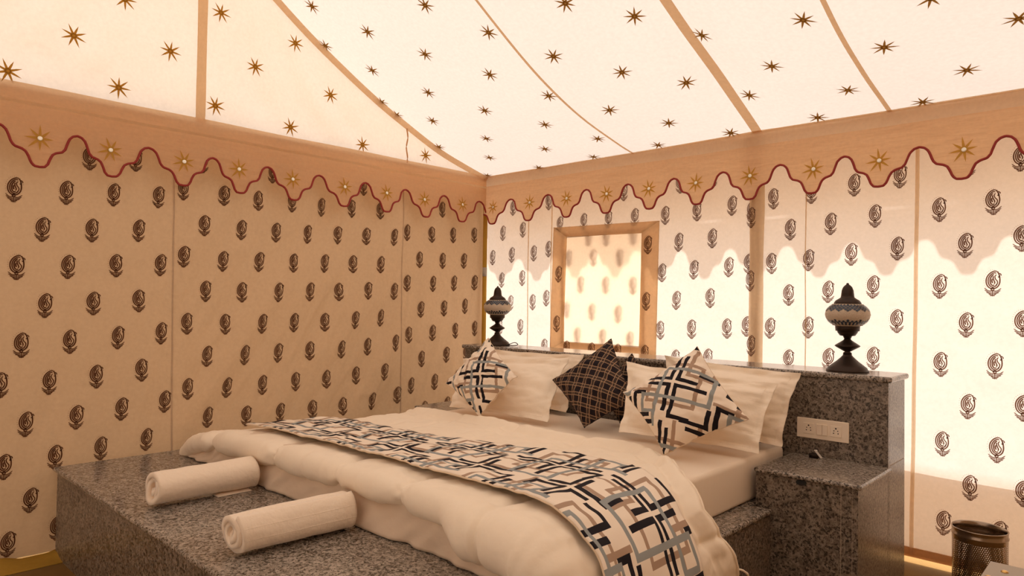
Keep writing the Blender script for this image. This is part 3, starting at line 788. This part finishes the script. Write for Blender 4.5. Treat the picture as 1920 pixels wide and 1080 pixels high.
# sheet showing below the comforter at the foot
def under(i, j):
    x = .13 + i*2.44
    a = j*1.3
    if a < .5: y = -1.9 - a/.5*.36; z = .46 + .15*sstep(.13, .75, x) + .004
    else:
        q = (a-.5)/.8; top = .46 + .15*sstep(.13, .75, x); z = top + (PZ + .004 - top)*q
        y = -2.262 - .018*math.sin(q*math.pi*.5) - .024*nz(x*6, q*1.5, 101.) - .012*nz(x*15 + q*3, q*2, 102.) - .012*q
    return (x, y, z)
V, F = grid(200, 30, under)
us = mesh_obj('bed_sheet', V, F, M['undersheet']); m_ = us.modifiers.new('thickness', 'SOLIDIFY'); m_.thickness = .004; m_.offset = 0
tag(us, 'rumpled beige sheet hanging below the comforter at the foot of the mattress', 'sheet')

# printed runner across the comforter
def arc_x(u): return section(u, 0)[0]
UX = np.linspace(0, 1, 400); AX = np.array([section(u, 0)[0] for u in UX]); iu = int(np.argmax(AX))
U0 = float(np.interp(.775, AX[:iu], UX[:iu]))
UU = [(.775, -1.86), (1.0, -1.79), (1.3, -1.775), (1.72, -1.705), (2.16, -1.63), (2.42, -1.60), (2.57, -1.67), (2.68, -1.74), (2.75, -1.765)]
ULW = [(.775, -2.165), (1.4, -2.185), (2.14, -2.165), (2.44, -2.175), (2.57, -2.20), (2.68, -2.20), (2.75, -2.235)]
def run_edges(u):
    x = min(arc_x(u), 2.75)
    if u > UX[iu]: x = 2.76
    return (float(np.interp(x, [a for a, b in UU], [b for a, b in UU])), float(np.interp(x, [a for a, b in ULW], [b for a, b in ULW])) - .04*sstep(.9, 1, u))
def run_pt(u, v, extra=0.0):
    a, b = run_edges(u); y = a + (b-a)*v; L = u*LEN
    wv = .005*nz(L*3.2, v*3.2, 111.) + .004*math.sin(v*15 + 2.5*nz(L*1.6, 0, 112.))*(1 - .4*v)
    return quilt(u, y, 0, .028 + max(wv, -.003) + extra, .95, True)
U1 = .985
V, F = grid(300, 44, lambda i, j: run_pt(U0 + (U1-U0)*i, j))
uv = [((U0 + (U1-U0)*i/300)*LEN, (.56*j/44) + .010*nz((U0 + (U1-U0)*i/300)*LEN*2.2, j/44*2., 113.)) for j in range(45) for i in range(301)]
runner = mesh_obj('bed_runner', V, F, M['lattice_runner'], None, True, uv)
m_ = runner.modifiers.new('thickness', 'SOLIDIFY'); m_.thickness = .004; m_.offset = -1
for v in (0., 1.):
    adopt(MB().tube([run_pt(U0 + (U1-U0)*k/160, v, -.001) for k in range(161)], .0035, 6).build('hem', M['cushion_back'], smooth=True), runner)
tag(runner, 'bed runner printed with black, grey and tan crossing lines', 'bed runner')

# ------------------------------------------------------------------ pillows and cushions
def bil(c, u, v):
    """corners tl, bl, br, tr ; u,v in -1..1"""
    a, b = (u+1)/2, (v+1)/2
    return (c[1]*(1-a) + c[2]*a)*(1-b) + (c[0]*(1-a) + c[3]*a)*b
def pillow(name, corners, thick, label, mat, flange=.035, pinch=.05, seed=0, group=None, back=None, uvrot=0, N=44, drop=0, wr=1.0):
    c = [np.array(p, float) for p in corners]
    w = (np.linalg.norm(c[3]-c[0]) + np.linalg.norm(c[2]-c[1]))/2; h = (np.linalg.norm(c[1]-c[0]) + np.linalg.norm(c[2]-c[3]))/2
    n = np.cross(c[3]-c[0], c[0]-c[1]); n = n/np.linalg.norm(n)
    if n[1] > 0: n = -n
    fu, fv = flange*2/w, flange*2/h
    def surf(u, v, side):
        # pull the middles of the edges in, corners stay out
        uu = u*(1 - pinch*(1 - v*v)*abs(u)**3); vv = v*(1 - pinch*(1 - u*u)*abs(v)**3)
        p = bil(c, uu, vv)
        a = min(1, abs(u)/(1-fu)); b = min(1, abs(v)/(1-fv))
        t = thick/2*((1 - a**2.4)**.62)*((1 - b**2.4)**.62)
        # creases running in from the corners
        q = wr*(.009*nz(u*2.2 + seed, v*2.2, seed) + .006*nz(u*5, v*6 + seed, seed) + .003*nz(u*13, v*9 + seed, seed))*(1 if max(a, b) < 1 else .5)
        q += wr*(.009*(.3 - abs(nz(u*2.5 + v*2 + seed, v*4 - u*2, seed + 1.))) + .005*(.3 - abs(nz(u*7 - v*4, v*8 + u*3 + seed, seed + 2.))))
        q += wr*.004*math.sin((abs(u)-abs(v))*16 + seed)*(abs(u)*abs(v))**1.5
        sag = -drop*(1-abs(u)**2)*max(0, v)
        edge = .006*math.sin(u*9 + v*7 + seed) if (max(a, b) >= 1 and flange > .01) else 0
        P_ = p + n*(side*(t + .0022) + q + edge) + np.array((0, 0, sag*h))
        lim = MZ + .006 + (.010*nz(P_[0]*30, P_[1]*30, seed) + .008)*.5
        if P_[2] < lim: P_[2] = lim + (P_[2]-lim)*.12
        if P_[1] > -.578: P_[1] = -.578 + (P_[1]+.578)*.05
        return P_
    root = thing(name, tuple((c[1]+c[2])/2))
    V = []; F = []; uv = []
    for s in (1, -1):
        b0 = len(V)
        for j in range(N+1):
            for i in range(N+1):
                u, v = -1 + 2*i/N, -1 + 2*j/N
                # denser near the edges
                u = math.copysign(abs(u)**.85, u); v = math.copysign(abs(v)**.85, v)
                V.append(surf(u, v, s)); uv.append((u*w/2, v*h/2))
        for j in range(N):
            for i in range(N):
                q = (b0+j*(N+1)+i, b0+j*(N+1)+i+1, b0+(j+1)*(N+1)+i+1, b0+(j+1)*(N+1)+i)
                F.append(q if s > 0 else q[::-1])
    if back is None:
        o = adopt(mesh_obj('case', V, F, mat, None, True, uv), root)
    else:
        nf = len(F)//2
        o = adopt(mesh_obj('front', V[:len(V)//2], F[:nf], mat, None, True, uv[:len(V)//2]), root)
        hb = len(V)//2
        adopt(mesh_obj('back', V[hb:], [tuple(i-hb for i in f) for f in F[nf:]], back, None, True), root)
    # seam: stitched line just inside the flange, or piping round the edge
    P = []
    k = 1 if flange < .01 else (1 - max(fu, fv)*.55)
    M_ = 30
    for a, b in ((-1, -1), (1, -1), (1, 1), (-1, 1)):
        na, nb = {(-1, -1): (1, -1), (1, -1): (1, 1), (1, 1): (-1, 1), (-1, 1): (-1, -1)}[(a, b)]
        for i in range(M_):
            t = i/M_; P.append(surf((a + (na-a)*t)*k, (b + (nb-b)*t)*k, 0 if flange < .01 else 1))
    adopt(MB().tube(P, .0022 if flange < .01 else .0009, 5, closed=True).build('seam', back or mat, smooth=True), root)
    return tag(root, label, 'cushion' if flange < .01 else 'pillow', group)
pillow('pillow', [(.66, -.612, .945), (.675, -.72, .632), (1.40, -.715, .632), (1.44, -.612, .955)], .17, 'cream pillow leaning on the granite headboard, half hidden behind another near the corner pole', M['pillow'], seed=1)
pillow('pillow', [(.800, -.955, .905), (.845, -1.100, .640), (1.545, -1.050, .635), (1.535, -.860, .958)], .12, 'cream pillow with a stitched flange, propped between the lattice cushion and the plaid cushion', M['pillow'], seed=2)
pillow('pillow', [(1.985, -.640, .985), (2.03, -.750, .640), (2.640, -.775, .640), (2.685, -.680, .955)], .15, 'cream pillow leaning on the granite headboard next to the switch plate', M['pillow'], seed=3)
pillow('pillow', [(1.912, -.880, .962), (1.972, -1.030, .642), (2.628, -.985, .640), (2.643, -.825, .915)], .13, 'cream pillow behind the large lattice cushion, in front of the one by the switch plate', M['pillow'], seed=4)
# square cushions stand on one corner: corner order top, left, bottom, right
def cushion(top, left, bottom, right, thick, label, mat, seed, back=None, group=None):
    return pillow('cushion', [top, left, bottom, right], thick, label, mat, .004, .075, seed, group, back, N=48, wr=1.3)
cushion((1.148, -1.090, 1.050), (.960, -1.235, .800), (1.225, -1.225, .642), (1.405, -1.135, .865), .13, 'cushion printed with black and grey crossing lines, nearer the corner pole', M['lattice_cushion'], 5, M['cushion_back'])
cushion((1.767, -.810, 1.068), (1.500, -.960, .842), (1.745, -1.000, .628), (1.975, -.895, .772), .165, 'black and tan plaid cushion standing on its corner in front of its twin', M['plaid'], 6)
cushion((1.80, -.665, .985), (1.64, -.765, .800), (1.80, -.765, .625), (1.965, -.665, .790), .11, 'black and tan plaid cushion tucked behind another plaid one, leaning to the headboard', M['plaid'], 7)
cushion((2.376, -1.035, 1.066), (2.110, -1.200, .856), (2.346, -1.250, .628), (2.642, -1.108, .796), .18, 'large cushion printed with black and grey crossing lines, nearer the switch plate', M['lattice_cushion2'], 8, M['cushion_back'])

# ------------------------------------------------------------------ rolled towels
def towel(x, y0, y1, r, label, seed, endang, flat=.90):
    t = thing('towel', (x, (y0+y1)/2, PZ + .001))
    turns = 3.15; n = 140; m = 44
    e0 = endang - turns*2*math.pi
    V = []; F = []; cz = PZ + r*flat
    for j in range(m+1):
        v = j/m
        for k in range(n+1):
            f = k/n; a = turns*2*math.pi*f + e0
            rr = (.012 + (r - .010 - .012)*f)*(1 + .10*nz(math.cos(a)*1.2 + seed, math.sin(a)*1.2, f*2.0))
            w = 1 + .07*nz(v*2.6, seed, math.cos(a)) + .035*nz(v*7, seed+3, math.sin(a)*2) + .10*(v-.5)*.6
            y = y0 + (y1-y0)*v + (.035*nz(f*5, seed, 3.) + .004*(1-f)**2)*max(0, 1 - v*5) - .016*nz(f*5, seed, 5.)*max(0, v*5-4)
            V.append((x + rr*math.cos(a)*w + .006*math.sin(v*3.1 + seed), y, cz + rr*math.sin(a)*w*flat))
    for j in range(m):
        for k in range(n):
            F.append((j*(n+1)+k, j*(n+1)+k+1, (j+1)*(n+1)+k+1, (j+1)*(n+1)+k))
    for k, p in enumerate(V):                      # rests flat on the slab
        lim = PZ + .0105
        if p[2] < lim: V[k] = (p[0], p[1], lim)
    o = adopt(mesh_obj('roll', V, F, M['towel']), t)
    s = o.modifiers.new('thickness', 'SOLIDIFY'); s.thickness = .020; s.offset = 0
    for back in (5, 9, 14):                        # woven border lines beside the loose edge
        P = []
        for jj in range(m+1):
            p = Vector(V[jj*(n+1)+n-back]); P.append(p + Vector((p[0]-x, 0, p[2]-cz)).normalized()*.0093)
        adopt(MB().tube(P, .0016, 5).build('woven_border', M['towel'], smooth=True), t)
    return tag(t, label, 'towel')
tw1 = towel(.955, -2.738, -2.335, .079, 'cream towel rolled up on the granite ledge, farther along towards the shaded printed wall', 3, math.radians(-125))
e1 = adopt(MB().box(.940, .994, -2.50, -2.355, PZ+.001, PZ+.006).build('loose_edge', M['towel'], bevel=.001), tw1)
towel(1.668, -2.748, -2.335, .081, 'cream towel rolled up on the granite ledge, its woven border line along the top', 11, math.radians(62))

# ------------------------------------------------------------------ mosaic lamps on the headboard slab
def lamp(x, y, label, cord):
    t = thing('table_lamp', (x, y, HZ))
    def part(nm, pr, mat): return adopt(MB().lathe(pr, (x, y, HZ), 44).build(nm, mat, smooth=True), t)
    part('base', [(.088, 0), (.0885, .006), (.083, .011), (.081, .018), (.066, .030), (.046, .046), (.029, .062), (.019, .073), (.0185, .080)], M['bronze'])
    part('stem', [(.018, .080), (.0175, .085), (.011, .089), (.027, .098), (.049, .111), (.0535, .1155), (.049, .120), (.030, .133), (.018, .141), (.0145, .146)], M['bronze'])
    part('cup', [(.013, .146), (.017, .155), (.019, .160), (.032, .162), (.042, .177), (.043, .182), (.050, .184), (.0515, .203), (.049, .206)], M['bronze'])
    SH = [(.0505, .205), (.066, .213), (.080, .225), (.090, .241), (.0940, .257), (.091, .273), (.082, .288), (.069, .300), (.055, .307)]
    sh = part('shade', SH, M['shade'])
    part('cap', [(.057, .306), (.0565, .311), (.050, .321), (.036, .330), (.029, .335), (.027, .345), (.0265, .351), (.0245, .368), (.019, .382), (.011, .391), (.006, .394), (.0055, .399), (.003, .401)], M['bronze'])
    C = np.array(catmull(SH, 8)); zz = C[:, 1]; rr = C[:, 0]
    def spt(q, z, o=.0012): 
        r = float(np.interp(z, zz, rr)) + o; return (x + r*math.cos(q), y + r*math.sin(q), HZ + z)
    mb = MB(); N = 30
    rows = [(.300, .0062), (.2945, .0064), (.2885, .0066), (.2825, .0066), (.2765, .0062), (.2215, .0062), (.2275, .0060), (.2150, .0056), (.2335, .0045)]
    for ri, (z, hh) in enumerate(rows):
        for k in range(N):
            if ri == 4 and k % 2: continue
            if ri == 8 and k % 3: continue
            q = 2*math.pi*(k + .5*(ri % 2))/N; dq = math.pi/N*.80
            mb.add([spt(q-dq, z), spt(q, z-hh*.88), spt(q+dq, z), spt(q, z+hh*.88)], [(0, 1, 2, 3)])
    tl = adopt(mb.build('mosaic_tiles', M['bluetile']), sh); tl['kind'] = 'stuff'
    bd = MB(); 
    for z in (.3035, .2095):
        for k in range(48):
            p = spt(2*math.pi*k/48, z, .0010); bd.add([(p[0]-.0016, p[1]-.0016, p[2]), (p[0]+.0016, p[1]-.0016, p[2]), (p[0]+.0016, p[1]+.0016, p[2]), (p[0]-.0016, p[1]+.0016, p[2]), (p[0], p[1], p[2]+.002), (p[0], p[1], p[2]-.002)], [(0, 1, 4), (1, 2, 4), (2, 3, 4), (3, 0, 4), (1, 0, 5), (2, 1, 5), (3, 2, 5), (0, 3, 5)])
    b_ = adopt(bd.build('bead_rim', M['shade']), sh); b_['kind'] = 'stuff'
    if cord:
        P = catmull([(x+.084, y+.02, HZ+.006), (x+.13, y+.035, HZ+.022), (x+.175, y+.02, HZ+.012), (x+.165, y-.005, HZ+.005), (x+.12, y-.01, HZ+.005), (x+.085, y+.0, HZ+.005)], 6)
        adopt(MB().tube(P, .0028, 6).build('cord', M['black'], smooth=True), t)
    return tag(t, label, 'lamp')
lamp(.560, -.425, 'blue and white mosaic lamp on a bronze base, near the corner pole', True)
lamp(2.800, -.435, 'blue and white mosaic lamp on a bronze base, above the switch plate', False)

# ------------------------------------------------------------------ small things
d = thing('trinket_tin', (2.715, -.600, NSZ))
adopt(MB().lathe([(.021, 0), (.021, .009), (.0215, .010), (.0215, .014), (.019, .016), (.017, .0155)], (2.715, -.605, NSZ+.0005), 28).build('tin', M['bronze'], smooth=True), d)
pt = adopt(MB().box(-.0045, .0045, -.001, .001, -.020, .020).build('paper_tag', M['white'], bevel=.0006), d)
pt.matrix_world = Matrix.Translation((2.738, -.615, NSZ+.019)) @ Matrix.Rotation(-.6, 4, 'Y') @ Matrix.Rotation(.3, 4, 'X')
adopt(MB().lathe([(.006, 0), (.0075, .002), (.006, .004)], (2.727, -.618, NSZ+.033), 12).build('paper_knot', M['white'], smooth=True), d)
tag(d, 'small dark round tin with a white paper tag on the granite nightstand', 'tin')

# perforated steel wastebasket
bx, by, br, bh = 3.270, -.235, .100, .318
wb = thing('wastebasket', (bx, by, 0))
N, rows, z0 = 76, 30, .022; dzr = (bh - .052 - z0)/rows
V = []; F = []; vid = {}
def cyl(q, z, r=br): return (bx + r*math.cos(q), by + r*math.sin(q), z)
for j in range(rows):
    for k in range(N):
        sft = .5 if j % 2 else 0
        qa, qb = 2*math.pi*(k+sft)/N, 2*math.pi*(k+1+sft)/N; za, zb = z0 + j*dzr, z0 + (j+1)*dzr
        b = len(V); qm, zm = (qa+qb)/2, (za+zb)/2; hr = .30
        outer = [(qa, za), (qm, za), (qb, za), (qb, zm), (qb, zb), (qm, zb), (qa, zb), (qa, zm)]
        V += [cyl(q, z) for q, z in outer]
        for i in range(8):
            a = math.radians(225 + 45*i); V.append(cyl(qm + (qb-qa)*hr*math.cos(a), zm + dzr*hr*math.sin(a)))
        F += [(b+i, b+(i+1) % 8, b+8+(i+1) % 8, b+8+i) for i in range(8)]
body = adopt(mesh_obj('perforated_body', V, F, M['steel'], None, False), wb)
adopt(MB().lathe([(br*.995, .002), (br+.002, .004), (br+.001, z0), (br-.002, z0)], (bx, by, 0), 64, True, False).build('base', M['steel'], smooth=True), wb)
zt = bh - .052
adopt(MB().lathe([(br-.001, zt), (br+.0005, zt+.002), (br+.0005, zt+.014), (br+.003, zt+.019), (br+.0035, zt+.024), (br+.001, zt+.028), (br+.001, bh-.006), (br+.003, bh-.003), (br+.001, bh), (br-.003, bh-.003), (br-.0025, zt+.028), (br-.001, zt+.019), (br-.0025, zt+.014), (br-.0025, zt)], (bx, by, 0), 64, False, False).build('rim', M['steel'], smooth=True), wb)
tag(wb, 'perforated steel wastebasket standing by the sunlit printed wall', 'wastebasket')

# side table whose corner shows
tx, ty, tz = 3.434, -1.103, .45
st = thing('side_table', (tx+.25, ty-.22, 0))
rounded_box('table_top', tx, tx+.50, ty-.44, ty, tz-.022, tz, M['pale_wood'], st, .003, 3)
for dx in (.03, .47):
    for dy in (-.03, -.41):
        rounded_box('leg', tx+dx-.018, tx+dx+.018, ty+dy-.018, ty+dy+.018, 0, tz-.022, M['pale_wood'], st, .003)
rounded_box('apron', tx+.05, tx+.45, ty-.04, ty-.022, tz-.08, tz-.022, M['pale_wood'], st, .002)
for sx, sy in ((.048, -.082), (.020, -.165)):
    adopt(MB().lathe([(.010, 0), (.010, .002), (.006, .005), (.002, .006)], (tx+sx, ty+sy, tz), 16).build('stud', M['brass'], smooth=True), st)
tag(st, 'pale wooden side table with brass studs beside the wastebasket', 'table')

# ochre ground cloth bunched at the foot of the left wall
def gc(i, j):
    y = YF + .2 + i*1.75; x = WL + .02 + j*.15
    z = .004 + .05*max(0, nz(y*5, j*1.5, 121.) + .25)*(1-j)**1.2 + .012*(1-j)
    return (x, y, z)
V, F = grid(120, 14, gc); gcl = mesh_obj('ground_cloth', V, F, M['ochre'])
m_ = gcl.modifiers.new('thickness', 'SOLIDIFY'); m_.thickness = .003; m_.offset = 1
tag(gcl, 'ochre yellow ground cloth bunched along the foot of the shaded wall', 'cloth')
